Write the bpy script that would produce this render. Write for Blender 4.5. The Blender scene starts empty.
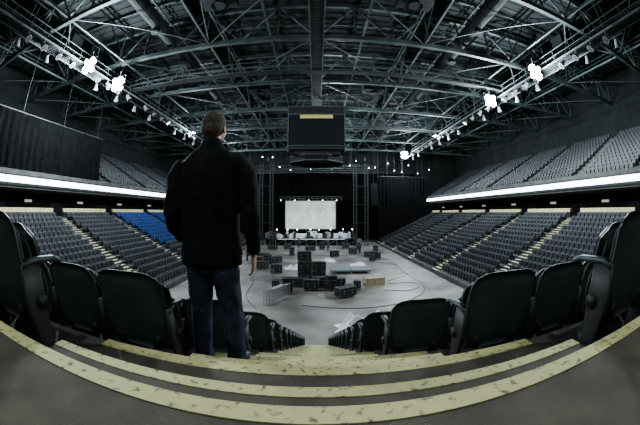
import bpy, math, random
import numpy as np
from mathutils import Vector, Matrix
random.seed(4)
S=bpy.context.scene
COL=S.collection
try:
    S.view_settings.look='AgX - Medium High Contrast'
except Exception as e: print(e)

# ---------------------------------------------------------------- materials
def mat(name,c1,c2=None,scale=4.0,rough=.6,metal=0.0,emit=None,estr=0.0,bump=0.0,lo=.4,hi=.6,detail=6.0,bscale=None,spec=None):
    m=bpy.data.materials.new(name); m.use_nodes=True
    nt=m.node_tree; b=nt.nodes['Principled BSDF']
    b.inputs['Base Color'].default_value=(*c1,1)
    b.inputs['Roughness'].default_value=rough
    b.inputs['Metallic'].default_value=metal
    if spec is not None: b.inputs['Specular IOR Level'].default_value=spec
    tc=nt.nodes.new('ShaderNodeTexCoord')
    if c2 is not None:
        n=nt.nodes.new('ShaderNodeTexNoise'); n.inputs['Scale'].default_value=scale; n.inputs['Detail'].default_value=detail
        r=nt.nodes.new('ShaderNodeValToRGB')
        r.color_ramp.elements[0].position=lo; r.color_ramp.elements[0].color=(*c1,1)
        r.color_ramp.elements[1].position=hi; r.color_ramp.elements[1].color=(*c2,1)
        nt.links.new(tc.outputs['Object'],n.inputs['Vector']); nt.links.new(n.outputs['Fac'],r.inputs['Fac'])
        nt.links.new(r.outputs['Color'],b.inputs['Base Color'])
    if bump:
        n2=nt.nodes.new('ShaderNodeTexNoise'); n2.inputs['Scale'].default_value=bscale or scale*6; n2.inputs['Detail'].default_value=4
        bp=nt.nodes.new('ShaderNodeBump'); bp.inputs['Strength'].default_value=bump; bp.inputs['Distance'].default_value=.01
        nt.links.new(tc.outputs['Object'],n2.inputs['Vector']); nt.links.new(n2.outputs['Fac'],bp.inputs['Height']); nt.links.new(bp.outputs['Normal'],b.inputs['Normal'])
    if emit:
        b.inputs['Emission Color'].default_value=(*emit,1); b.inputs['Emission Strength'].default_value=estr
    return m
M={}
M['conc']=mat('stand_concrete',(.06,.062,.062),(.095,.095,.092),1.2,.85,bump=.2,bscale=30)
M['conc2']=mat('aisle_step_concrete',(.10,.10,.095),(.15,.147,.14),1.2,.85,bump=.2,bscale=30)
M['tread']=mat('worn_step_tread',(.055,.048,.037),(.092,.080,.062),7,.88,bump=.35,bscale=160,lo=.3,hi=.7,detail=12)
M['yellow']=mat('worn_yellow_paint',(.12,.11,.065),(.47,.45,.235),34,.78,lo=.31,hi=.44,detail=12,bump=.3,bscale=120)
M['yellow2']=mat('aisle_yellow_paint',(.60,.56,.33),(.48,.44,.26),3,.7)
M['floor']=mat('arena_floor_concrete',(.075,.067,.064),(.235,.214,.205),.34,.45,lo=.34,hi=.64,detail=15,bump=.1,bscale=6)
M['seat']=mat('charcoal_seat_plastic',(.032,.044,.047),(.044,.057,.060),5,.5,bump=.05,bscale=200)
M['seatpad']=mat('seat_upholstery',(.024,.029,.032),(.036,.042,.046),30,.8,bump=.3,bscale=300)
M['seatfar']=mat('grey_seat_plastic',(.042,.046,.056),(.060,.064,.076),.6,.5)
M['seatfar2']=mat('grey_seat_pan',(.022,.024,.03),(.032,.034,.04),.6,.6)
M['seatup']=mat('upper_seat_plastic',(.022,.026,.031),(.034,.038,.043),.6,.55)
M['blue']=mat('blue_seat_plastic',(.006,.033,.145),(.010,.047,.195),2,.5)
M['steel']=mat('painted_roof_steel',(.042,.058,.058),(.075,.096,.095),.8,.6,metal=.1)
M['deck']=mat('roof_deck_metal',(.009,.013,.014),(.015,.020,.021),.5,.85)
M['black']=mat('black_metal',(.010,.011,.012),(.016,.017,.018),4,.6)
M['drape']=mat('black_drape',(.003,.0035,.004),(.006,.0065,.007),2,1.0,spec=.1)
M['wall']=mat('dark_block_wall',(.009,.012,.013),(.015,.018,.019),.7,.9)
M['led']=mat('led_ribbon_panel',(.8,.8,.85),rough=.4,emit=(.84,.87,1.0),estr=6)
M['screen']=mat('projection_screen',(.35,.36,.35),(.5,.5,.48),.5,.85,emit=(.95,1,.95),estr=.22)
M['alu']=mat('aluminium',(.30,.31,.32),(.40,.40,.42),6,.45,metal=.7)
M['lamp']=mat('lamp_lens_glow',(1,1,1),emit=(.82,.9,1),estr=140)
M['lampS']=mat('small_lamp_glow',(1,1,1),emit=(.85,.95,1),estr=14)
M['dimlamp']=mat('dim_fitting_glow',(1,1,1),emit=(1,.9,.7),estr=.4)
M['sign']=mat('scoreboard_sign',(.4,.36,.12),(.5,.45,.2),8,.5,emit=(.8,.7,.3),estr=.10)
M['glass']=mat('dark_video_panel',(.008,.009,.01),(.012,.014,.016),20,.6,spec=.2)
M['wood']=mat('plywood',(.30,.25,.16),(.38,.32,.21),3,.7)
M['white']=mat('white_sheet',(.56,.57,.60),(.7,.71,.75),3,.6)
M['plast']=mat('clear_plastic_sheet',(.6,.62,.66),(.8,.82,.86),8,.3)
M['deckb']=mat('stage_deck_panel',(.11,.15,.17),(.15,.19,.21),2,.5)
M['jacket']=mat('black_jacket_cloth',(.006,.008,.010),(.012,.014,.017),12,.85,bump=.35,bscale=160,spec=.2)
M['jeans']=mat('dark_denim',(.012,.019,.036),(.020,.030,.054),16,.85,bump=.3,bscale=260)
M['skin']=mat('skin',(.42,.25,.18),(.50,.31,.23),12,.55)
M['hair']=mat('short_hair',(.05,.043,.036),(.10,.086,.07),60,.8,bump=.8,bscale=220)
M['shoe']=mat('dark_shoe_leather',(.015,.014,.013),(.03,.027,.024),10,.5)
M['bottle']=mat('green_bottle_glass',(.10,.42,.12),rough=.15)
M['eye']=mat('eye_white',(.8,.8,.78),rough=.2)
M['hiviz']=mat('crew_shirt',(.03,.035,.05),(.05,.055,.07),6,.8)

# ---------------------------------------------------------------- mesh builder
class MB:
    def __init__(s): s.v=[];s.f=[];s.m=[]
    def add(s,vs,fs,m=0):
        o=len(s.v); s.v.extend([tuple(a) for a in vs])
        for f in fs: s.f.append(tuple(i+o for i in f)); s.m.append(m)
    def quad(s,a,b,c,d,m=0): s.add([a,b,c,d],[(0,1,2,3)],m)
    def box(s,c,d,m=0,rz=0,rx=0):
        R=Matrix.Rotation(rz,3,'Z')@Matrix.Rotation(rx,3,'X'); c=Vector(c); vs=[]
        for z in(-.5,.5):
            for x,y in((-.5,-.5),(.5,-.5),(.5,.5),(-.5,.5)):
                vs.append(c+R@Vector((x*d[0],y*d[1],z*d[2])))
        s.add(vs,[(3,2,1,0),(4,5,6,7),(0,1,5,4),(1,2,6,5),(2,3,7,6),(3,0,4,7)],m)
    def bb(s,x0,x1,y0,y1,z0,z1,m=0): s.box(((x0+x1)/2,(y0+y1)/2,(z0+z1)/2),(abs(x1-x0),abs(y1-y0),abs(z1-z0)),m)
    def beam(s,p,q,w,h=None,m=0):
        p=Vector(p);q=Vector(q);h=h or w;t=(q-p).normalized()
        up=Vector((0,0,1)) if abs(t.z)<.95 else Vector((0,1,0))
        a=t.cross(up).normalized();b=a.cross(t).normalized(); vs=[]
        for o in(p,q):
            for i,j in((-1,-1),(1,-1),(1,1),(-1,1)): vs.append(o+a*i*w/2+b*j*h/2)
        s.add(vs,[(0,1,5,4),(1,2,6,5),(2,3,7,6),(3,0,4,7),(3,2,1,0),(4,5,6,7)],m)
    def cyl(s,p,q,r,n=10,m=0,r2=None):
        s.tube([p,q],[(r,r),((r if r2 is None else r2),)*2],n,m)
    def tube(s,pts,rad,n=16,m=0,pw=2.0):
        pts=[Vector(p) for p in pts]; vs=[]
        for i,p in enumerate(pts):
            t=(pts[min(i+1,len(pts)-1)]-pts[max(i-1,0)]).normalized()
            ref=Vector((1,0,0)) if abs(t.x)<.9 else Vector((0,1,0))
            u=(ref-t*t.dot(ref)).normalized(); w=t.cross(u)
            a,b=rad[i]
            for k in range(n):
                th=2*math.pi*k/n; c=math.cos(th);d=math.sin(th)
                c=math.copysign(abs(c)**(2/pw),c);d=math.copysign(abs(d)**(2/pw),d)
                vs.append(p+u*c*a+w*d*b)
        fs=[]
        for i in range(len(pts)-1):
            for k in range(n):
                fs.append((i*n+k,i*n+(k+1)%n,(i+1)*n+(k+1)%n,(i+1)*n+k))
        fs.append(tuple(range(n-1,-1,-1))); fs.append(tuple((len(pts)-1)*n+k for k in range(n)))
        s.add(vs,fs,m)
    def ell(s,c,r,nu=20,nv=14,m=0,R=None):
        c=Vector(c); vs=[Vector((0,0,r[2]))]
        for j in range(1,nv):
            ph=math.pi*j/nv
            for i in range(nu):
                th=2*math.pi*i/nu
                vs.append(Vector((r[0]*math.sin(ph)*math.cos(th),r[1]*math.sin(ph)*math.sin(th),r[2]*math.cos(ph))))
        vs.append(Vector((0,0,-r[2])))
        if R is not None: vs=[R@v for v in vs]
        vs=[c+v for v in vs]; fs=[]
        for i in range(nu): fs.append((0,1+i,1+(i+1)%nu))
        for j in range(nv-2):
            for i in range(nu):
                a=1+j*nu; fs.append((a+i,a+nu+i,a+nu+(i+1)%nu,a+(i+1)%nu))
        l=len(vs)-1;a=1+(nv-2)*nu
        for i in range(nu): fs.append((l,a+(i+1)%nu,a+i))
        s.add(vs,fs,m)
    def obj(s,name,mats,parent=None,smooth=False,loc=None,rot=None):
        me=bpy.data.meshes.new(name); me.from_pydata(s.v,[],s.f)
        if not isinstance(mats,(list,tuple)): mats=[mats]
        for a in mats: me.materials.append(a)
        if len(mats)>1: me.polygons.foreach_set('material_index',s.m)
        if smooth: me.polygons.foreach_set('use_smooth',[True]*len(me.polygons))
        me.update()
        o=bpy.data.objects.new(name,me); COL.objects.link(o)
        if parent: o.parent=parent
        if loc: o.location=loc
        if rot: o.rotation_euler=rot
        return o
def empty(name,loc=(0,0,0),rot=(0,0,0)):
    o=bpy.data.objects.new(name,None); COL.objects.link(o); o.location=loc;o.rotation_euler=rot; o.empty_display_size=.2; return o

# ---------------------------------------------------------------- layout
NR=15; FZ=-6.4; YEND=62.0
def ye(k): return .57 if k==0 else 1.39+.8*(k-1)
def ze(k): return -.45 if k==0 else -.80-.37*(k-1)
def xe(k): return 12.4+.8*(NR-k)
def ah(k): return {1:1.25,2:.87,3:.58}.get(k,.48)
SA=[11.6,20.4,29.5,38.6,47.7,56.5]   # side aisles

# floor
b=MB(); b.bb(-37.9,37.9,-9.9,75.9,FZ-.2,FZ); b.obj('floor',M['floor'])
# bowl concrete
b=MB()
for sgn in(-1,1):
    b.quad((0,-9.9,ze(0)),(sgn*37.9,-9.9,ze(0)),(sgn*37.9,ye(0),ze(0)),(0,ye(0),ze(0)))
    b.quad((sgn*xe(0),ye(0),ze(0)),(sgn*37.9,ye(0),ze(0)),(sgn*37.9,YEND,ze(0)),(sgn*xe(0),YEND,ze(0)))
for k in range(0,NR+1):
    z2=ze(k+1) if k<NR else FZ
    X,Y,Z=xe(k),ye(k),ze(k)
    b.quad((-X,Y,Z),(X,Y,Z),(X,Y,z2),(-X,Y,z2))
    for s_ in(-1,1): b.quad((s_*X,Y,Z),(s_*X,YEND,Z),(s_*X,YEND,z2),(s_*X,Y,z2))
    if k>0:
        X0,Y0=xe(k-1),ye(k-1)
        b.quad((-X0,Y0,Z),(X0,Y0,Z),(X,Y,Z),(-X,Y,Z))
        for s_ in(-1,1):
            b.quad((s_*X,Y,Z),(s_*X0,Y0,Z),(s_*X0,YEND,Z),(s_*X,YEND,Z))
            b.quad((s_*X,YEND,Z),(s_*X0,YEND,Z),(s_*X0,YEND,FZ),(s_*X,YEND,FZ))
b.obj('seating_bowl_terrace',M['conc'])
# near stair (worn) + nosings
t=MB(); n=MB()
t.bb(-24,24,-3,ye(0)-.002,ze(0),ze(0)+.006)
n.bb(-24.3,24.3,ye(0)-.062,ye(0)+.006,ze(0)-.05,ze(0)+.009)
for k in range(1,NR+1):
    w=ah(k); y0=ye(k-1); d=.36 if k==1 else .4; hz=(ze(k)+ze(k-1))/2
    t.bb(-w,w,y0,y0+d,ze(k)+.001,hz)
    t.bb(-w-.05,w+.05,y0+d,ye(k)-.001,ze(k)-.02,ze(k)+.008)
    bw=.06 if k==1 else .10
    n.bb(-w,w,y0+d-bw,y0+d+.006,hz-.04,hz+.003)
    bw=.09 if k==1 else .11
    n.bb(-w-.05,w+.05,ye(k)-bw,ye(k)+.006,ze(k)-.04,ze(k)+.011)
t.obj('aisle_stair',M['tread']); n.obj('stair_nosing_paint',M['yellow'])
# side aisle steps
t=MB(); n=MB()
for s_ in(-1,1):
    for ya in SA:
        for k in range(1,NR+1):
            if ya-.6<ye(k)+.3: continue
            X,X0=xe(k),xe(k-1); hz=(ze(k)+ze(k-1))/2
            t.bb(s_*X0,s_*(X0-.4),ya-.6,ya+.6,ze(k),hz)
            n.bb(s_*(X0-.405),s_*(X0-.2),ya-.6,ya+.6,hz-.03,hz+.01)
            n.bb(s_*(X-.005),s_*(X+.2),ya-.6,ya+.6,ze(k)-.03,ze(k)+.01)
for xa in(-7.6,7.6):
    for k in range(4,NR+1):
        if abs(xa)>xe(k)-1: continue
        hz=(ze(k)+ze(k-1))/2
        t.bb(xa-.5,xa+.5,ye(k-1),ye(k-1)+.4,ze(k),hz)
        n.bb(xa-.5,xa+.5,ye(k-1)+.3,ye(k-1)+.405,hz-.03,hz+.01)
        n.bb(xa-.5,xa+.5,ye(k)-.1,ye(k)+.005,ze(k)-.03,ze(k)+.01)
t.obj('side_aisle_stairs',M['conc2']); n.obj('side_aisle_nosing_paint',M['yellow2'])

# ---------------------------------------------------------------- seats
def panel(b,w,z0,z1,yb,yt,th,bow,m,nx=8,nz=9,top=.22,bot=.1):
    F=[];B=[]
    for j in range(nz+1):
        v=j/nz
        ww=w/2*(1-top*max(0,(v-.8)/.2)**3-bot*max(0,(.25-v)/.25)**2)
        for i in range(nx+1):
            u=-1+2*i/nx; zz=z0+(z1-z0)*v
            zz-= .035*(abs(u)**5)*max(0,(v-.6)/.4)
            y=yb+(yt-yb)*v+bow*(u*u)
            e=max(abs(u)**6,(abs(2*v-1))**8); tt=th*(1-.75*e)
            F.append((u*ww,y+tt/2,zz));B.append((u*ww,y-tt/2,zz))
    N=(nx+1)*(nz+1); fs=[]
    for j in range(nz):
        for i in range(nx):
            a=j*(nx+1)+i; c=(a,a+1,a+nx+2,a+nx+1)
            fs.append(c[::-1]); fs.append(tuple(N+q for q in c))
    for j in range(nz):
        for i in(0,nx):
            a=j*(nx+1)+i;q=(a,a+nx+1,a+nx+1+N,a+N); fs.append(q if i==0 else q[::-1])
    for i in range(nx):
        for j in(0,nz):
            a=j*(nx+1)+i;q=(a,a+1,a+1+N,a+N); fs.append(q if j else q[::-1])
    b.add(F+B,fs,m)
def near_seat():
    b=MB()
    panel(b,.56,.27,.81,.19,.09,.055,.022,0,10,10,top=.14)          # back shell
    panel(b,.50,.36,.79,.215,.135,.06,.015,1)              # back pad
    panel(b,.48,.34,.75,.36,.27,.075,.0,0,top=.3,bot=.25) # folded pan
    panel(b,.44,.37,.72,.31,.235,.05,.0,1,top=.3,bot=.25)
    for sx in(-.29,.29):
        b.tube([(sx,.14,.56),(sx,.2,.585),(sx,.36,.58),(sx,.42,.56)],[(.018,.012),(.026,.016),(.026,.016),(.018,.01)],10,0,3)
        b.tube([(sx,.24,.0),(sx,.22,.2),(sx,.2,.42),(sx,.2,.57)],[(.014,.06),(.014,.05),(.016,.08),(.014,.065)],10,2,4)
        b.box((sx,.25,.012),(.06,.24,.024),2)
        b.cyl((sx-.03,.24,.39),(sx+.03,.24,.39),.035,12,2)
    b.cyl((-.28,.24,.33),(.28,.24,.33),.018,8,2)
    for sx in(-.16,.16): b.box((sx,.165,.33),(.05,.02,.10),2)
    return b
seatB=near_seat()
seat_me=None
def put_seat(x,y,z):
    global seat_me
    if seat_me is None:
        o=seatB.obj('arena_seat',[M['seat'],M['seatpad'],M['black']],smooth=True)
        seat_me=o.data
    else:
        o=bpy.data.objects.new('arena_seat',seat_me); COL.objects.link(o)
    o.location=(x,y,z)
def mass(name,tmpl,places,mats,smooth=False):
    V=np.array(tmpl.v);nv=len(V);out=[];fs=[];ms=[]
    for i,(x,y,z,r) in enumerate(places):
        c,s_=math.cos(r),math.sin(r)
        W=np.empty_like(V);W[:,0]=V[:,0]*c-V[:,1]*s_+x;W[:,1]=V[:,0]*s_+V[:,1]*c+y;W[:,2]=V[:,2]+z
        out.append(W); o=i*nv
        fs.extend([tuple(a+o for a in f) for f in tmpl.f]); ms.extend(tmpl.m)
    me=bpy.data.meshes.new(name); me.from_pydata(np.concatenate(out).tolist(),[],fs)
    for a in mats: me.materials.append(a)
    me.polygons.foreach_set('material_index',ms)
    if smooth: me.polygons.foreach_set('use_smooth',[True]*len(ms))
    o=bpy.data.objects.new(name,me); COL.objects.link(o); return o
P=.60
near=[];mid=[]
for k in range(1,NR+1):
    for s_ in(-1,1):
        x=ah(k)+.33; i=0
        while x<xe(k)-.9:
            if not(k>=4 and abs(x-7.6)<.85):
                pos=(s_*x,ye(k-1)+.06,ze(k))
                if (k==1 and i<3) or (k==2 and i<5) or (k==3 and i<5): put_seat(*pos)
                elif k<=5: near.append((*pos,0))
                else: mid.append((*pos,0))
            x+=P;i+=1
mass('end_stand_seat_rows',seatB,near,[M['seat'],M['seatpad'],M['black']],True)
ms=MB()
panel(ms,.54,.28,.81,.19,.09,.05,.02,0,4,4); panel(ms,.46,.36,.75,.34,.26,.07,.0,1,3,3)
for sx in(-.29,.29): ms.box((sx,.26,.57),(.045,.3,.03),0); ms.box((sx,.2,.29),(.03,.07,.57),2)
mass('end_stand_lower_seat_rows',ms,mid,[M['seat'],M['seatpad'],M['black']],True)
fs_=MB()
fs_.add([(-.25,.19,.32),(.25,.19,.32),(.25,.10,.72),(.2,.07,.84),(-.2,.07,.84),(-.25,.10,.72),
         (-.25,.14,.32),(.25,.14,.32),(.25,.05,.72),(.2,.02,.84),(-.2,.02,.84),(-.25,.05,.72)],
        [(0,1,2,5),(5,2,3,4),(6,11,8,7),(11,10,9,8),(4,3,9,10),(3,2,8,9),(2,1,7,8),(0,5,11,6),(5,4,10,11)],0)
fs_.add([(-.22,.34,.36),(.22,.34,.36),(.2,.29,.74),(-.2,.29,.74),(-.22,.22,.36),(.22,.22,.36),(.2,.2,.74),(-.2,.2,.74)],
        [(0,1,2,3),(3,2,6,7),(0,3,7,4),(1,5,6,2)],1)
fs_.box((-.28,.22,.6),(.04,.3,.04),1)
fs_.box((0,.2,.18),(.05,.1,.36),1)
def far_side(name,s_,y0f,kx,kz,rows,y1,mats,flt,aisles=SA):
    pl=[]
    for k in rows:
        y=y0f(k)
        while y<y1-.4:
            if all(abs(y-a)>.9 for a in aisles) and flt(k,y):
                pl.append((s_*(kx(k)-.08),y,kz(k),math.pi/2*(1 if s_>0 else -1)))
            y+=.57
    if pl: mass(name,fs_,pl,mats)
isb=lambda k,y:(30<y<47 and k<=9)
for s_ in(-1,1):
    far_side('side_stand_seat_rows',s_,lambda k:ye(k)+.7,lambda k:xe(k-1),ze,range(1,NR+1),YEND-1.2,[M['seatfar'],M['seatfar2']],lambda k,y:not(s_<0 and isb(k,y)))
far_side('blue_seat_section',-1,lambda k:ye(k)+.7,lambda k:xe(k-1),ze,range(1,10),YEND,[M['blue'],M['blue']],lambda k,y:isb(k,y))

# ---------------------------------------------------------------- upper decks
UX0,UZ0,UR=24.9,3.3,13
for s_ in(-1,1):
    b=MB()
    b.bb(s_*24.3,s_*24.9,-8,66,2.0,3.5)
    b.bb(s_*24.9,s_*37.9,-8,66,1.92,2.3)
    for k in range(UR):
        b.bb(s_*(UX0+k*.85),s_*37.9,-8,66,UZ0+(k-1)*.46 if k else 2.3,UZ0+k*.46)
    b.obj('upper_deck_terrace',M['conc'])
UA=[2,11.6,20.4,29.5,38.6,47.7,56.5]
for s_ in(-1,1):
    far_side('upper_deck_seat_rows',s_,lambda k:6.0,lambda k:UX0+(k+1)*.85,lambda k:UZ0+k*.46,range(0,UR),65,[M['seatup'],M['seatfar2']],lambda k,y:not(s_<0 and y<26),UA)
n=MB()
for s_ in(-1,1):
    for ya in UA[1:]:
        for k in range(UR):
            x=UX0+k*.85; n.bb(s_*x,s_*(x+.15),ya-.5,ya+.5,UZ0+k*.46,UZ0+k*.46+.012)
n.obj('upper_aisle_nosing_paint',M['conc2'])
# LED ribbon
for s_ in(-1,1):
    b=MB()
    y=1.0
    while y<64:
        b.bb(s_*24.16,s_*24.22,y,y+1.88,2.42,2.94,0); y+=1.94
    b.bb(s_*24.2,s_*24.3,1,65,2.2,3.1,1)
    b.obj('led_ribbon_board',[M['led'],M['black']])
# parapet w/ yellow cap & concourse wall
for s_ in(-1,1):
    b=MB()
    ys=[2]+SA+[62]
    for a,c in zip(ys[:-1],ys[1:]):
        b.bb(s_*24.9,s_*25.05,a+.8,c-.8,-.45,.32,0); b.bb(s_*24.84,s_*25.1,a+.8,c-.8,.05,.42,1)
    b.obj('concourse_parapet',[M['wall'],M['yellow2']])
for s_ in(-1,1):
    b=MB()
    y=4
    while y<60:
        b.bb(s_*28.9,s_*28.98,y,y+2.2,-.44,1.75,0); y+=9.1
        b.bb(s_*28.9,s_*28.98,y-4,y-2.9,1.05,1.3,1)
    b.obj('concourse_doors',[M['black'],M['dimlamp']])
b=MB(); b.bb(-29.3,-29,-8,66,ze(0),1.9); b.obj('wall_concourse_left',M['wall'])
b=MB(); b.bb(29,29.3,-8,66,ze(0),1.9); b.obj('wall_concourse_right',M['wall'])
# shell
b=MB();b.bb(-38.3,-38,-10,76,FZ,18);b.obj('wall_left',M['wall'])
b=MB();b.bb(38,38.3,-10,76,FZ,18);b.obj('wall_right',M['wall'])
b=MB();b.bb(-38,38,76,76.3,FZ,18);b.obj('wall_far',M['wall'])
b=MB();b.bb(-38,38,-10.3,-10,FZ,18);b.obj('wall_back',M['wall'])
b=MB();b.bb(-38,38,-10,76,17.9,18.1)
y=-10
while y<76: b.bb(-38,38,y,y+.25,17.82,17.9);y+=.9
b.obj('ceiling',M['deck'])

# ---------------------------------------------------------------- roof trusses
ZB,ZT=14.0,17.0
def rz(x): return ZT+.6*(1-abs(x)/38)
b=MB()
for y in(3,12,21,30,39,48,57,66):
    b.beam((-37.9,y,ZB),(37.9,y,ZB),.34,.38)
    for i in range(-12,12): b.beam((i*37.9/12,y,rz(i*38/12)),((i+1)*37.9/12,y,rz((i+1)*38/12)),.3,.3)
    for i in range(-12,13):
        x=i*37.9/12
        b.beam((x,y,ZB),(x,y,rz(x)),.13)
        b.box((x,y,ZB+.12),(.7,.06,.5))
        if i<12:
            x2=(i+1)*37.9/12
            if i%2==0: b.beam((x,y,ZB),(x2,y,rz(x2)),.17)
            else: b.beam((x,y,rz(x)),(x2,y,ZB),.17)
b.obj('roof_truss',M['steel'])
b=MB()
for x in(-27,-18,-9,0,9,18,27):
    b.beam((x,-4,ZB+.1),(x,75.9,ZB+.1),.16,.18); b.beam((x,-4,ZT-.2),(x,75.9,ZT-.2),.14,.16)
    y=3
    while y<71:
        b.beam((x,y,ZB+.1),(x,y+4.5,ZT-.2),.09); b.beam((x,y+4.5,ZT-.2),(x,y+9,ZB+.1),.09)
        y+=9
for y in(3,12,21,30,39,48,57):
    for x in range(-36,36,18):
        b.beam((x,y,ZB+.05),(x+9,y+9,ZB+.05),.08); b.beam((x+18,y,ZB+.05),(x+9,y+9,ZB+.05),.08)
    for x in(-31.5,-22.5,-13.5,-4.5,4.5,13.5,22.5,31.5):
        b.beam((x,y,ZT-.1),(x,y+9,ZT-.1),.09)
for y in np.arange(0,75,3.0): b.beam((-37.9,y,17.65),(37.9,y,17.65),.12,.25)
for x in np.arange(-36,37,4.5): b.beam((x,-8,17.4),(x,75.9,17.4),.08,.16)
b.obj('roof_bracing',M['steel'])
# catwalks
b=MB()
def catwalk(b,x,z,y0,y1,w=1.1):
    y=y0
    while y<y1: b.bb(x-w/2,x+w/2,y,y+.28,z-.05,z,1); y+=.34
    for sx in(-w/2,w/2):
        for h in(.5,1.05): b.beam((x+sx,y0,z+h),(x+sx,y1,z+h),.05)
        b.beam((x+sx,y0,z),(x+sx,y1,z),.1,.16)
        y=y0
        while y<y1: b.beam((x+sx,y,z),(x+sx,y,z+1.1),.05); y+=2.25
    y=y0
    while y<y1:
        for sx in(-w/2,w/2): b.beam((x+sx,y,z+1),(x+sx,y,ZT),.05)
        y+=4.5
for x in(-20,20): catwalk(b,x,12.4,0,70)
catwalk(b,0,13.0,8,70,1.0)
for y in(25.5,43.5): 
    b.bb(-20,20,y-.4,y+.4,12.9,12.96,1)
    for d in(-.4,.4):
        for h in(.5,1.05): b.beam((-20,y+d,12.95+h),(20,y+d,12.95+h),.05)
        for x in np.arange(-20,20.1,2.5): b.beam((x,y+d,12.95),(x,y+d,14.05),.05)
b.obj('lighting_catwalk',[M['steel'],M['deck']])
# ducts and air handling boxes
b=MB()
for x in(-13,13):
    b.cyl((x,0,15.4),(x,74,15.4),.6,16)
    for y in np.arange(3,72,6): b.cyl((x,y,15.4),(x,y+.12,15.4),.66,16); b.cyl((x,y+3,15.0),(x,y+3,14.4),.26,12,r2=.42)
for x in(-23,-7,7,23):
    for y in(16.5,34.5,52.5):
        b.bb(x-1.3,x+1.3,y-.8,y+.8,14.9,16.1); b.bb(x-.9,x+.9,y-.86,y-.8,15.05,15.9); b.cyl((x,y,14.9),(x,y,14.6),.4,14,r2=.55)
b.obj('ventilation_duct',M['deck'],smooth=False)
# stage light / hoist rows hung from catwalks
b=MB()
def par(b,x,y,z,tx,lit=False):
    b.beam((x,y,z+.55),(x,y,z+.1),.04,m=0)
    p=Vector((x,y,z)); d=Vector((tx,.35,-1)).normalized()
    b.beam((x-.2,y,z+.1),(x+.2,y,z+.1),.05); 
    b.cyl(p-d*.28,p+d*.1,.16,12,0,r2=.22); b.cyl(p+d*.1,p+d*.36,.22,12,0,r2=.30); b.cyl(p+d*.355,p+d*.365,.27,12,2 if lit else 1)
for s_ in(-1,1):
    for i,y in enumerate(np.arange(9,66,1.9)):
        if i%5==4: continue
        par(b,s_*19.2,y,11.7,-s_*.7,i%6==1 and y>30)
        if i%2==0: par(b,s_*20.9,y,11.9,s_*.4)
    b.beam((s_*19.2,8,12.25),(s_*19.2,67,12.25),.08); b.beam((s_*20.9,8,12.4),(s_*20.9,67,12.4),.08)
M['fix']=mat('grey_fixture_body',(.16,.17,.18),(.22,.23,.24),6,.5,metal=.5)
b.obj('catwalk_spotlights',[M['fix'],M['glass'],M['lampS']])
# hanging cables/hoists above floor
b=MB()
for i in range(26):
    x=random.uniform(-14,14);y=random.uniform(30,60);b.beam((x,y,random.uniform(9.5,12.5)),(x,y,14),.03)
for x in(-9,-4,4,9):
    for y in(55,63): b.cyl((x,y,9.6),(x,y,10.2),.18,8); b.beam((x,y,8.9),(x,y,14),.04)
b.obj('rigging_hoists',M['black'])

# flood lights: bank of four lamp heads on a yoke; also builds the added fill lamps
def flood(loc,e,big=True,r=.22):
    o=empty('flood_or_fill_light',loc)
    b=MB();g=MB()
    if big:
        dv=Vector((0,-.75,-.66)).normalized()
        for ix in(-1,1):
            for iz in(-1,1):
                c=Vector((ix*.36,0,iz*.33)); b.cyl(c-dv*.35,c-dv*.15,.14,14,0,r2=.2); b.cyl(c-dv*.15,c+dv*.04,.2,18,0,r2=.34)
                g.cyl(c+dv*.035,c+dv*.05,.33,20)
        b.beam((-.75,.1,0),(.75,.1,0),.07); b.beam((-.75,.1,0),(-.75,.1,.8),.06); b.beam((.75,.1,0),(.75,.1,.8),.06); b.beam((-.75,.1,.8),(.75,.1,.8),.07); b.beam((0,.1,.8),(0,.1,1.4),.07)
    else:
        b.cyl((0,0,.75),(0,0,.35),.2,14,0,r2=.26); b.cyl((0,0,.35),(0,0,.02),.27,20,0,r2=.40)
        b.beam((0,0,.7),(0,0,1.4),.06); g.ell((0,0,0),(.16,.16,.08),16,8)
    b.obj('housing',M['fix'],parent=o); g.obj('lens',M['lamp'],parent=o)
    l=bpy.data.lights.new('bulb','POINT'); l.energy=e; l.color=(.84,.95,1) if loc[1]>0 else (.93,1,.95); l.shadow_soft_size=r
    lo=bpy.data.objects.new('bulb',l); COL.objects.link(lo); lo.parent=o; lo.location=(0,-.35,-.75) if big else (0,0,-.4)
for p in((-18,16,11.6),(-18,20.6,11.6),(18,17.4,11.6),(18,25.5,11.6),(17.7,58,11.6)): flood(p,7600)
for p in((-18,40,11.6),(18,42,11.6),(-18,60,11.6),(3,38,12.0),(3,54,12.0),(-6,-2.5,6.6),(6,-2.5,6.6)): flood(p,4200 if p[1]>0 else 950,False,.1)  # last two, behind the camera, are added fill for steps and man's back
# small lamps on far steel
b=MB()
for i in range(26):
    x=-24+i*1.9+random.uniform(-.4,.4); y=random.choice([56.5,59,62]); z=8.9+random.uniform(-.6,2.2)
    b.ell((x,y,z),(.09,.09,.09),8,6,0); b.cyl((x,y,z+.08),(x,y,z+.4),.14,8,1); b.beam((x,y,z+.4),(x,y,14),.03,m=1)
b.obj('work_lamps',[M['lampS'],M['black']])

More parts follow.
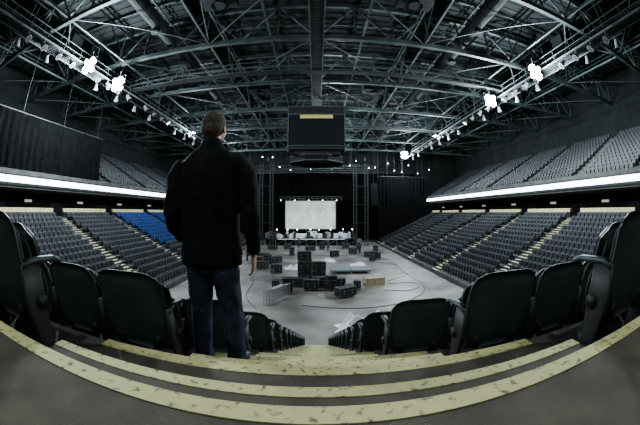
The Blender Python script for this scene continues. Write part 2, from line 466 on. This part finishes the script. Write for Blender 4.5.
# ---------------------------------------------------------------- scoreboard
o=empty('hanging_scoreboard',(0,34,0))
b=MB()
b.bb(-3,3,-3,3,6.6,11.4,0)
for s_ in(-1,1):
    b.bb(-2.85,2.85,s_*3,s_*3.08,7.1,10.4,1); b.bb(s_*3,s_*3.08,-2.85,2.85,7.1,10.4,1)
    for x in(-3,3): b.beam((x,s_*3.03,6.3),(x,s_*3.03,11.5),.12,m=2)
    for z in(7.0,10.5,11.4): b.beam((-3.08,s_*3.08,z),(3.08,s_*3.08,z),.1,m=2); b.beam((s_*3.08,-3.08,z),(s_*3.08,3.08,z),.1,m=2)
b.bb(-1.75,1.75,-3.16,-3.08,10.0,10.4,3)
for z,r in((5.5,3.15),(6.1,3.15)):
    pts=[(r*math.cos(a),r*math.sin(a),z) for a in np.arange(math.pi/8,2*math.pi,math.pi/4)]
    for i in range(8): b.beam(pts[i],pts[(i+1)%8],.1,m=2)
pts=[(3.1*math.cos(a),3.1*math.sin(a)) for a in np.arange(math.pi/8,2*math.pi,math.pi/4)]
for i in range(8):
    a,c=pts[i],pts[(i+1)%8]; b.quad((*a,5.5),(*c,5.5),(*c,6.1),(*a,6.1),1); b.beam((*a,6.05),(a[0]*.9,a[1]*.9,6.65),.08,m=2)
b.bb(-2.6,2.6,-2.6,2.6,6.15,6.6,0)
for x in(-2.4,2.4):
    for y in(-2.4,2.4): b.beam((x,y,11.4),(x*.6,y*.6,14),.07,m=2)
b.bb(-1.2,1.2,-1.2,1.2,11.4,12.1,0)
b.obj('scoreboard_body',[M['black'],M['glass'],M['steel'],M['sign']],parent=o)

# ---------------------------------------------------------------- stage end
def drape(b,p,q,z0,z1,amp=.18,per=.8,m=0):
    p=Vector(p);q=Vector(q);L=(q-p).length;n_=int(L/(per/4));d=(q-p).normalized();nn=Vector((-d.y,d.x))
    for i in range(n_+1):
        c=p+d*(L*i/n_); a=amp*(math.sin(i*math.pi/2+.4)+.4*math.sin(i*.37))
        b.v.append((c.x+nn.x*a*.6,c.y+nn.y*a*.6,z1)); b.v.append((c.x+nn.x*a,c.y+nn.y*a,z0))
        if i: k=len(b.v)-4; b.f.append((k,k+1,k+3,k+2)); b.m.append(m)
b=MB(); drape(b,(-24,70.6),(24,70.6),FZ,9.4); b.beam((-24,70.6,9.45),(24,70.6,9.45),.1,m=1)
for x in range(-22,23,6): b.beam((x,70.6,9.4),(x,70.6,14),.05,m=1)
b.obj('stage_backdrop_drape',[M['drape'],M['black']])
b=MB(); drape(b,(12.8,62.4),(24,62.4),FZ,7.6); b.beam((12.8,62.4,7.65),(24,62.4,7.65),.1,m=1); 
for x in(13,15,18.5,23): b.beam((x,62.4,7.65),(x,62.4,14),.05,m=1)
b.obj('side_stage_drape',[M['drape'],M['black']])
b=MB(); drape(b,(-24,62.4),(-14,62.4),FZ,7.6); b.beam((-24,62.4,7.65),(-14,62.4,7.65),.1,m=1)
for x in(-23,-18.5,-16,-14.2): b.beam((x,62.4,7.65),(x,62.4,14),.05,m=1)
b.obj('side_stage_drape',[M['drape'],M['black']])
b=MB(); drape(b,(-24.6,7),(-24.6,27),3.55,8.3,.10,.9); b.beam((-24.6,7,8.35),(-24.6,27,8.35),.1,m=1)
for y in(8,14,20,26): b.beam((-24.6,y,8.3),(-24.6,y,14.2),.05,m=1)
b.obj('section_masking_curtain',[M['drape'],M['black']])
b=MB(); b.bb(-10,8,58,67,-5.25,-5.05,0)
for x in np.arange(-9.9,8.1,1.98):
    for y in(58.1,62,66.8): b.beam((x,y,FZ),(x,y,-5.25),.1,m=1)
    if x<7: b.beam((x,58.1,FZ+.1),(x+1.98,58.1,-5.3),.06,m=1)
drape(b,(-10,58.3),(8,58.3),FZ,-5.2,.04,.5,2)
b.bb(-10,-9.9,58,67,-5.05,-4.0,1)
b.bb(-7.5,5.5,57.94,58,-5.25,-5.08,3)
b.bb(-5.6,3.4,61.6,65.5,-5.05,-4.55,3)
for i in range(5): b.bb(8,9,58.5+i*.3+0,58.8+i*.3,FZ,-5.2-.24*(4-i),1)
b.obj('concert_stage',[M['black'],M['fix'],M['drape'],M['white']])
def boxtruss(b,p,q,w=.4,m=0):
    p=Vector(p);q=Vector(q);t=(q-p).normalized();up_=Vector((0,1,0));a=t.cross(up_).normalized()*w/2;c=up_*w/2
    L=(q-p).length;n_=max(1,int(L/w/1.2));cs=[a+c,a-c,-a-c,-a+c]
    for k in cs: b.beam(p+k,q+k,.06*max(1,w/.5),m=m)
    for i in range(n_):
        A=p+t*L*i/n_;B=p+t*L*(i+1)/n_
        for j in range(4):
            b.beam(A+cs[j],B+cs[(j+1)%4],.035*max(1,w/.5),m=m)
M['tower']=mat('stage_tower_steel',(.03,.035,.037),(.045,.05,.052),3,.6,metal=.2)
b=MB()
boxtruss(b,(-13,59.4,9.0),(11.6,59.4,9.0),.6); boxtruss(b,(-8,64,3.2),(5.5,64,3.2)); boxtruss(b,(-13,66,9.0),(11.6,66,9.0),.6)
for x in(-10.6,-8.6,7.4,9.6): boxtruss(b,(x,57.3,FZ),(x,57.3,9.4),.6)
for z in(-2,1.5,5):
    b.beam((-10.6,57.3,z),(-8.6,57.3,z),.1); b.beam((7.4,57.3,z),(9.6,57.3,z),.1)
    b.bb(-10.9,-8.3,56.9,57.7,z,z+.06); b.bb(7.1,9.9,56.9,57.7,z,z+.06)
for x in(-9,-1,7): b.beam((x,59.4,9.3),(x,59.4,14),.05)
b.obj('stage_lighting_truss',M['tower'])
b=MB()
b.bb(-6.8,4.2,66.3,66.38,-3.6,2.55,0)
for a,c in(((-6.9,66.3,-3.7),(4.3,66.3,-3.7)),((-6.9,66.3,2.65),(4.3,66.3,2.65)),((-6.9,66.3,-3.7),(-6.9,66.3,2.65)),((4.3,66.3,-3.7),(4.3,66.3,2.65)),((-5,66.4,-5.05),(-5,66.4,-3.6)),((2.4,66.4,-5.05),(2.4,66.4,-3.6))): b.beam(a,c,.2,m=1)
b.obj('projection_screen',[M['screen'],M['black']])
b=MB()
for i in range(14):
    x=-7.5+i*.98; b.cyl((x,63.9,2.98),(x,63.7,2.6),.14,10,0,r2=.2); b.ell((x,63.68,2.57),(.1,.1,.07),8,6,1 if i%3==0 else 0)
b.obj('stage_spot_fixtures',[M['black'],M['lampS']])
b=MB()
for sx in(-12.6,11.4):
    for i in range(9):
        b.box((sx,59.0-.02*i*i,5.5-i*.48),(1.2,.7,.44),0,rx=.04*i); b.box((sx,58.64-.02*i*i,5.5-i*.48),(1.1,.03,.36),1,rx=.04*i)
    b.beam((sx,59.0,5.7),(sx,59.0,14),.05)
b.obj('line_array_speakers',[M['black'],M['glass']])
# band gear on stage
b=MB()
for i in range(30):
    x=-8.4+i*.55+random.uniform(-.25,.25); h=random.uniform(.3,1.3); w=random.uniform(.35,1.0)
    y=random.uniform(58.8,61.0); mm=random.choice([0,0,1,1,2])
    b.box((x,y,-5.05+h/2),(w,.6,h),mm,rz=random.uniform(-.4,.4))
    if mm: b.box((x,y,-5.05+h+.03),(w*.8,.5,.06),1)
    if i%4==0: b.beam((x+.4,y,-5.05),(x+.4,y,-3.4),.04,m=2); b.ell((x+.4,y-.1,-3.4),(.1,.1,.1),8,6,4)
# drum kit on riser
for dx,dz,r,h in((0,.35,.35,.45),(-.5,.6,.17,.2),(.5,.6,.17,.2),(.9,.45,.22,.4)): b.cyl((-1+dx,62.6,-4.55+dz),(-1+dx,62.6+h*.8,-4.55+dz),r,14,0)
for dx in(-1.1,1.2): b.beam((-1+dx,62.8,-4.55),(-1+dx,62.8,-3.3),.04,m=2); b.cyl((-1+dx,62.8,-3.3),(-1+dx,62.8,-3.27),.3,14,2)
b.obj('band_equipment',[M['white'],M['black'],M['alu'],M['glass'],M['lampS']])
for p in((-4,57.2),(3,57.2)):
    o=empty('stage_wash_light',(p[0],p[1]+1.8,8.3),(math.radians(12),0,0))
    b=MB(); b.cyl((0,0,.35),(0,0,.1),.14,12,0,r2=.2); b.cyl((0,0,.1),(0,0,.04),.2,12,0); b.beam((0,0,.35),(0,0,.6),.05); b.obj('housing',M['black'],parent=o)
    l=bpy.data.lights.new('bulb','SPOT'); l.energy=1800; l.spot_size=1.2; l.color=(.95,.98,1); l.shadow_soft_size=.12
    q=bpy.data.objects.new('bulb',l); COL.objects.link(q); q.parent=o; q.location=(0,0,-.15)

# ---------------------------------------------------------------- floor gear
def fcase(w,d,h):
    b=MB(); z0=.14
    b.box((0,0,z0+h/2),(w-.02,d-.02,h-.02),0)
    for sx in(-1,1):
        for sy in(-1,1):
            b.beam((sx*w/2,sy*d/2,z0),(sx*w/2,sy*d/2,z0+h),.024,m=1)
            b.ell((sx*w/2,sy*d/2,z0+h),(.04,.04,.04),8,6,1); b.ell((sx*w/2,sy*d/2,z0),(.04,.04,.04),8,6,1)
            b.cyl((sx*(w/2-.12)-.02,sy*(d/2-.12),.06),(sx*(w/2-.12)+.02,sy*(d/2-.12),.06),.06,12,2); b.beam((sx*(w/2-.12),sy*(d/2-.12),.06),(sx*(w/2-.12),sy*(d/2-.12),z0),.05,m=1)
    for z in(z0,z0+h*.68,z0+h):
        for sy in(-1,1): b.beam((-w/2,sy*d/2,z),(w/2,sy*d/2,z),.02,m=1)
        for sx in(-1,1): b.beam((sx*w/2,-d/2,z),(sx*w/2,d/2,z),.02,m=1)
    for sx in(-.25,.25): b.box((sx*w,-d/2-.008,z0+h*.66),(.1,.02,.12),1); b.box((sx*w,-d/2-.008,z0+h*.35),(.14,.02,.1),1)
    return b
cases=[fcase(1.2,.6,.8),fcase(.75,.6,1.15),fcase(1.5,.75,.65),fcase(.6,.6,.6)]
cme=[None]*4
M['caseedge']=mat('case_edge_trim',(.16,.165,.17),(.22,.22,.23),6,.5,metal=.6)
def case(i,x,y,rz_=0,z=FZ):
    if cme[i] is None:
        o=cases[i].obj('flight_case',[M['black'],M['caseedge'],M['glass']]); cme[i]=o.data
    else: o=bpy.data.objects.new('flight_case',cme[i]); COL.objects.link(o)
    o.location=(x,y,z); o.rotation_euler=(0,0,rz_)
# loose central stack
for x,y,i,lv,r in((-1.1,27.2,0,3,.06),(.25,27.3,0,2,-.05),(-1.0,28.2,0,2,-.03),(.4,28.4,1,1,.1),(-1.5,25.4,2,1,-.1),(.3,25.2,0,1,.12),(1.7,25.3,2,1,.05),(-.4,24.2,0,1,-.08),(1.2,24.1,1,1,.3)):
    for l_ in range(lv): case(i,x,y,r+l_*.05,FZ+l_*.97)
for x,y,i in((-3.4,24.6,3),(-2.3,23.2,1),(2.6,23.2,3),(3.4,24.5,3),(2.2,22.2,2),(-6.6,34,1),(-6.0,33,0),(-5.9,36,1),(-7.3,37,0),(-5.2,38,2),(-8.2,40,1),(-7.2,41,2),(-9.4,43,0),(7.4,39,1),(8.2,40.5,0),(5.6,46,0),(-1,50,2),(1,52,1),(-5,52,0),(7.2,51,1),(-7.5,51,2),(5.2,53,0),(-10,47,1),(7.6,42.4,2),(-10.4,50,2),(-4.2,31,0),(-3.6,44,1),(2.6,43,0),(9.2,46,1)):
    case(i,x,y,random.uniform(-.6,.6))
# crowd barrier stacks
def barrier(x,y,r):
    b=MB()
    for a,c in(((-1.1,0,.15),(1.1,0,.15)),((-1.1,0,1.1),(1.1,0,1.1)),((-1.1,0,.15),(-1.1,0,1.1)),((1.1,0,.15),(1.1,0,1.1)),((-.8,-.3,0),(-.8,.3,0)),((.8,-.3,0),(.8,.3,0))): b.cyl(a,c,.025,8)
    for i in range(1,15): b.cyl((-1.1+i*.147,0,.15),(-1.1+i*.147,0,1.1),.01,6)
    for sx in(-.8,.8): b.cyl((sx,0,0),(sx,0,.15),.02,6)
    b.obj('crowd_barrier',M['alu'],loc=(x,y,FZ+.03),rot=(0,0,r))
for i in range(4): barrier(-3.1+i*.2,20.6+i*.12,1.1)
barrier(-5.0,27,.4)
b=MB(); 
for i in range(2):
    b.bb(i*2.1-2,i*2.1,0,2.4,.32,.4,0)
    for x in(i*2.1-1.9,i*2.1-.1):
        for y in(.1,2.3): b.beam((x,y,0),(x,y,.32),.07,m=1)
    b.beam((i*2.1-2,0,.3),(i*2.1,0,.3),.08,m=1)
b.obj('stage_riser_panels',[M['deckb'],M['fix']],loc=(3.6,30.8,FZ))
b=MB()
b.bb(-.9,.9,-.5,.5,.14,.62,0)
for y in(-.45,0,.45): b.bb(-.9,.9,y-.05,y+.05,0,.14,0)
for x in(-.7,0,.7): b.bb(x-.05,x+.05,-.53,.53,.1,.66,1)
b.bb(-.92,.92,-.52,.52,.62,.66,1)
b.obj('plywood_crate',[M['wood'],M['wood']],loc=(5.1,26,FZ),rot=(0,0,.2))
# plastic sheet heap
def heap(name,loc,sx,sy,h,m,seed):
    r=np.random.RandomState(seed);b=MB();N=26;ph=r.rand(8)*6.28;fr=r.rand(8)*9+3
    for j in range(N+1):
        for i in range(N+1):
            u=-1+2*i/N;v=-1+2*j/N;d=min(1,math.hypot(u,v))
            z=h*(1-d*d)*(.55+.3*math.sin(fr[0]*u+ph[0]+2*v)+.25*math.sin(fr[1]*v+ph[1]-3*u)+.2*math.sin(fr[2]*(u+v)+ph[2]))+r.rand()*.03*h
            b.v.append((u*sx*(1+.12*math.sin(5*v+ph[3])),v*sy*(1+.12*math.sin(6*u+ph[4])),max(0.004,z)))
    for j in range(N):
        for i in range(N): a=j*(N+1)+i;b.f.append((a,a+1,a+N+2,a+N+1));b.m.append(0)
    b.obj(name,m,loc=loc)
heap('crumpled_plastic_sheet',(2.2,15.4,FZ),1.1,.9,1.1,M['plast'],3)
heap('crumpled_plastic_sheet',(3.8,17.0,FZ),.6,.6,.5,M['plast'],5)
heap('white_dust_sheet',(-2.4,34,FZ),1.2,.8,.5,M['white'],8)
heap('white_dust_sheet',(5.0,36,FZ),.9,.5,.5,M['white'],9)
heap('white_dust_sheet',(1.6,39,FZ),.9,.6,.6,M['white'],12)
# cables on floor
def cable(pts,r=.025):
    cu=bpy.data.curves.new('floor_cable','CURVE');cu.dimensions='3D';cu.bevel_depth=r
    sp=cu.splines.new('NURBS');sp.points.add(len(pts)-1);sp.use_endpoint_u=True;sp.order_u=4
    for i,(x,y) in enumerate(pts): sp.points[i].co=(x,y,FZ+r,1)
    cu.materials.append(M['black'] if r<.03 else M['alu']); o=bpy.data.objects.new('floor_cable',cu);COL.objects.link(o)
cable([(5.5,24),(7,22.8),(8.5,23.5),(9.5,25.5),(8,26.5),(6.6,25.2),(6,27),(9,29)],.032)
cable([(6,33),(8,35),(9.5,33),(10.5,36),(8,38)],.032)
cable([(-4,19),(-6,22),(-5,26),(-7,30),(-6,35)],.02)
cable([(-8,45),(-2,44),(4,45.5),(9,44)],.02)
cable([(-1,20),(3,18.6),(7,20),(10,24),(9,31),(10,40),(8,50)],.02)

# ---------------------------------------------------------------- people
tex=bpy.data.textures.new('cloth_folds','CLOUDS'); tex.noise_scale=.11; tex.noise_depth=2
def finish(o,vox,sm=3,disp=0):
    r=o.modifiers.new('fuse','REMESH'); r.mode='VOXEL'; r.voxel_size=vox; r.use_smooth_shade=True
    s_=o.modifiers.new('soft','SMOOTH'); s_.factor=.5; s_.iterations=sm
    if disp:
        d=o.modifiers.new('folds','DISPLACE'); d.texture=tex; d.strength=disp; d.mid_level=.5; d.texture_coords='LOCAL'
def hand(side,curl):
    nx=-side; b=MB()
    b.tube([(0,0,.03),(0,0,0),(nx*.002,.002,-.04),(nx*.003,.0,-.085),(nx*.004,0,-.098)],[(.022,.028),(.02,.03),(.017,.042),(.014,.042),(.009,.036)],16)
    for y0,L,k in((.031,.074,.95),(.0105,.082,1),(-.0105,.076,1.03),(-.031,.06,1.08)):
        p=Vector((nx*.003,y0,-.075));a=0;pts=[p.copy()];p=p+Vector((0,0,-.02));pts.append(p.copy())
        for f,c in((.45,curl[0]),(.3,curl[1]),(.25,curl[2])):
            a+=c*k; p=p+Vector((nx*math.sin(a),0,-math.cos(a)))*L*f; pts.append(p.copy())
        b.tube(pts,[(.0095,.0095),(.0098,.0095),(.009,.009),(.0083,.0083),(.006,.006)],10)
    b.tube([(0,.02,-.02),(nx*.012,.042,-.045),(nx*.022,.055,-.072),(nx*.03,.056,-.098)],[(.013,.015),(.013,.013),(.011,.011),(.007,.008)],10)
    return b
def person(name,loc,rot,vox=.012,jm=None,hero=False,sc=1.0,turn=0.0):
    o=empty(name,loc,(0,0,rot)); o.scale=(sc,)*3
    b=MB()
    b.tube([(0,.0,.79),(0,0,.80),(0,0,.88),(0,-.005,1.0),(0,-.01,1.13),(0,-.015,1.28),(0,-.015,1.40),(0,-.01,1.49),(0,-.005,1.55),(0,0,1.595),(0,.005,1.64),(0,.01,1.665)],
           [(.19,.13),(.222,.15),(.228,.155),(.212,.145),(.212,.142),(.232,.152),(.240,.155),(.228,.14),(.18,.115),(.115,.092),(.078,.082),(.072,.078)],28,pw=2.3)
    arms={-1:[(-.15,0,1.50),(-.205,-.01,1.485),(-.252,-.02,1.40),(-.272,-.035,1.28),(-.285,-.055,1.15),(-.29,.0,1.06),(-.295,.10,.99),(-.298,.14,.97)],
           1:[(.15,0,1.50),(.205,-.01,1.485),(.26,-.02,1.40),(.285,-.035,1.28),(.302,-.045,1.15),(.308,-.02,1.03),(.302,.03,.92),(.30,.045,.885)]}
    ar=[(.07,.08),(.082,.09),(.08,.085),(.072,.076),(.066,.07),(.06,.064),(.05,.052),(.048,.05)]
    for s_ in(-1,1): b.tube(arms[s_],ar,18)
    j=b.obj('jacket',jm or M['jacket'],parent=o); finish(j,vox,3,.022 if hero else .01)
    # jeans
    b=MB()
    b.tube([(0,0,.98),(0,0,.90),(0,0,.82),(.005,0,.76),(.01,0,.735)],[(.17,.115),(.185,.13),(.19,.135),(.175,.125),(.14,.1)],22)
    b.tube([(-.075,0,.86),(-.09,0,.74),(-.10,.005,.60),(-.108,.012,.48),(-.112,.0,.34),(-.115,-.02,.18),(-.118,-.025,.07),(-.118,-.02,.035)],[(.1,.125),(.1,.115),(.092,.1),(.083,.088),(.08,.088),(.072,.078),(.074,.082),(.072,.082)],18)
    b.tube([(.08,0,.86),(.10,0,.74),(.118,.005,.60),(.13,.01,.48),(.14,.0,.34),(.146,-.02,.18),(.15,-.025,.07),(.15,-.02,.035)],[(.1,.125),(.1,.115),(.092,.1),(.083,.088),(.08,.088),(.072,.078),(.074,.082),(.072,.082)],18)
    j=b.obj('jeans',M['jeans'],parent=o); finish(j,vox,2,.022 if hero else .01)
    # shoes
    for sx,a in((-.118,.12),(.15,-.15)):
        b=MB()
        b.tube([(0,-.10,.045),(0,-.085,.05),(0,-.03,.055),(0,.04,.05),(0,.11,.042),(0,.16,.036),(0,.182,.03)],[(.02,.03),(.036,.046),(.041,.052),(.043,.047),(.047,.038),(.038,.03),(.018,.018)],16)
        b.v=[(x,y,max(z,.012)) for x,y,z in b.v]
        b.tube([(0,-.10,.01),(0,-.06,.01),(0,.0,.01),(0,.1,.01),(0,.16,.01),(0,.188,.01)],[(.02,.01),(.04,.01),(.041,.01),(.05,.01),(.04,.01),(.018,.01)],16,m=0)
        b.obj('shoe',M['shoe'],parent=o,smooth=True,loc=(sx,0,0),rot=(0,0,a))
    # head
    h=empty('head',(0,.012,1.655),(math.radians(-3),0,turn)); h.parent=o; h.scale=(1.07,)*3
    b=MB()
    b.ell((0,.0,.115),(.075,.095,.092)); b.ell((0,.028,.075),(.062,.072,.085)); b.ell((0,.062,.028),(.036,.03,.026))
    b.tube([(0,-.015,-.06),(0,-.012,.0),(0,-.008,.07)],[(.058,.06),(.056,.058),(.056,.06)],18)
    b.tube([(0,.092,.10),(0,.104,.08),(0,.118,.062),(0,.1,.052)],[(.008,.008),(.011,.01),(.015,.012),(.014,.01)],10)
    b.ell((0,.09,.118),(.045,.014,.009)); b.ell((0,.093,.033),(.024,.011,.007))
    for s_ in(-1,1):
        b.ell((s_*.079,-.005,.082),(.010,.02,.033),12,8,R=Matrix.Rotation(.3*s_,3,'Z')); b.ell((s_*.04,.072,.075),(.018,.018,.016))
    f=b.obj('face',M['skin'],parent=h); finish(f,.0055 if hero else .009,2)
    b=MB()
    for s_ in(-1,1): b.ell((s_*.03,.089,.098),(.0125,.011,.0085),12,8)
    b.obj('eyes',M['eye'],parent=h,smooth=True)
    b=MB()
    b.ell((0,-.012,.135),(.083,.098,.085)); b.ell((0,-.038,.085),(.078,.07,.075)); b.ell((0,-.05,.04),(.058,.035,.04)); b.ell((0,.03,.165),(.068,.06,.045))
    q=b.obj('hair',M['hair'],parent=h); finish(q,.006 if hero else .01,2,.008)
    # hands
    hb=hand(1,(.35,.4,.3)); q=hb.obj('hand_right',M['skin'],parent=o,loc=(.30,.05,.865),rot=(.15,0,0)); finish(q,.0035 if hero else .007,1)
    hb=hand(-1,(1.0,1.0,.7)); q=hb.obj('hand_left',M['skin'],parent=o,loc=(-.298,.155,.962),rot=(1.35,0,0)); finish(q,.0035 if hero else .007,1)
    if hero:
        b=MB(); b.tube([(0,0,-.09),(0,0,-.085),(0,0,.05),(0,0,.08),(0,0,.11),(0,0,.135)],[(.026,.026),(.03,.03),(.03,.03),(.014,.014),(.013,.013),(.013,.013)],20)
        b.obj('drink_bottle',M['bottle'],parent=o,smooth=True,loc=(-.26,.255,.985))
    return o
person('standing_man',(-.735,2.0,ze(2)+.012),0,.011,hero=True,sc=1.0,turn=-.12)
person('stage_crew_member',(-9.2,39,FZ),2.2,.02,M['hiviz'],sc=.96)
person('stage_crew_member',(6.8,47,FZ),-1.0,.02,M['hiviz'],sc=.96)
person('stage_crew_member',(2.0,50.5,FZ),2.9,.02,M['hiviz'],sc=.96)
person('stage_crew_member',(-3.2,55,FZ),.4,.02,M['hiviz'],sc=.96)

# ---------------------------------------------------------------- world, camera
w=bpy.data.worlds.new('world'); S.world=w; w.use_nodes=True
w.node_tree.nodes['Background'].inputs[0].default_value=(.05,.07,.08,1)
w.node_tree.nodes['Background'].inputs[1].default_value=.3
c=bpy.data.cameras.new('camera'); co=bpy.data.objects.new('camera',c); COL.objects.link(co)
co.location=(0,0,0); co.rotation_euler=(math.radians(90),0,-.012)
# 180-degree equisolid fisheye (10.5 mm on a 22 mm wide sensor)
c.type='PANO'; c.sensor_fit='HORIZONTAL'; c.sensor_width=22.24; c.clip_start=.02; c.clip_end=500
S.camera=co
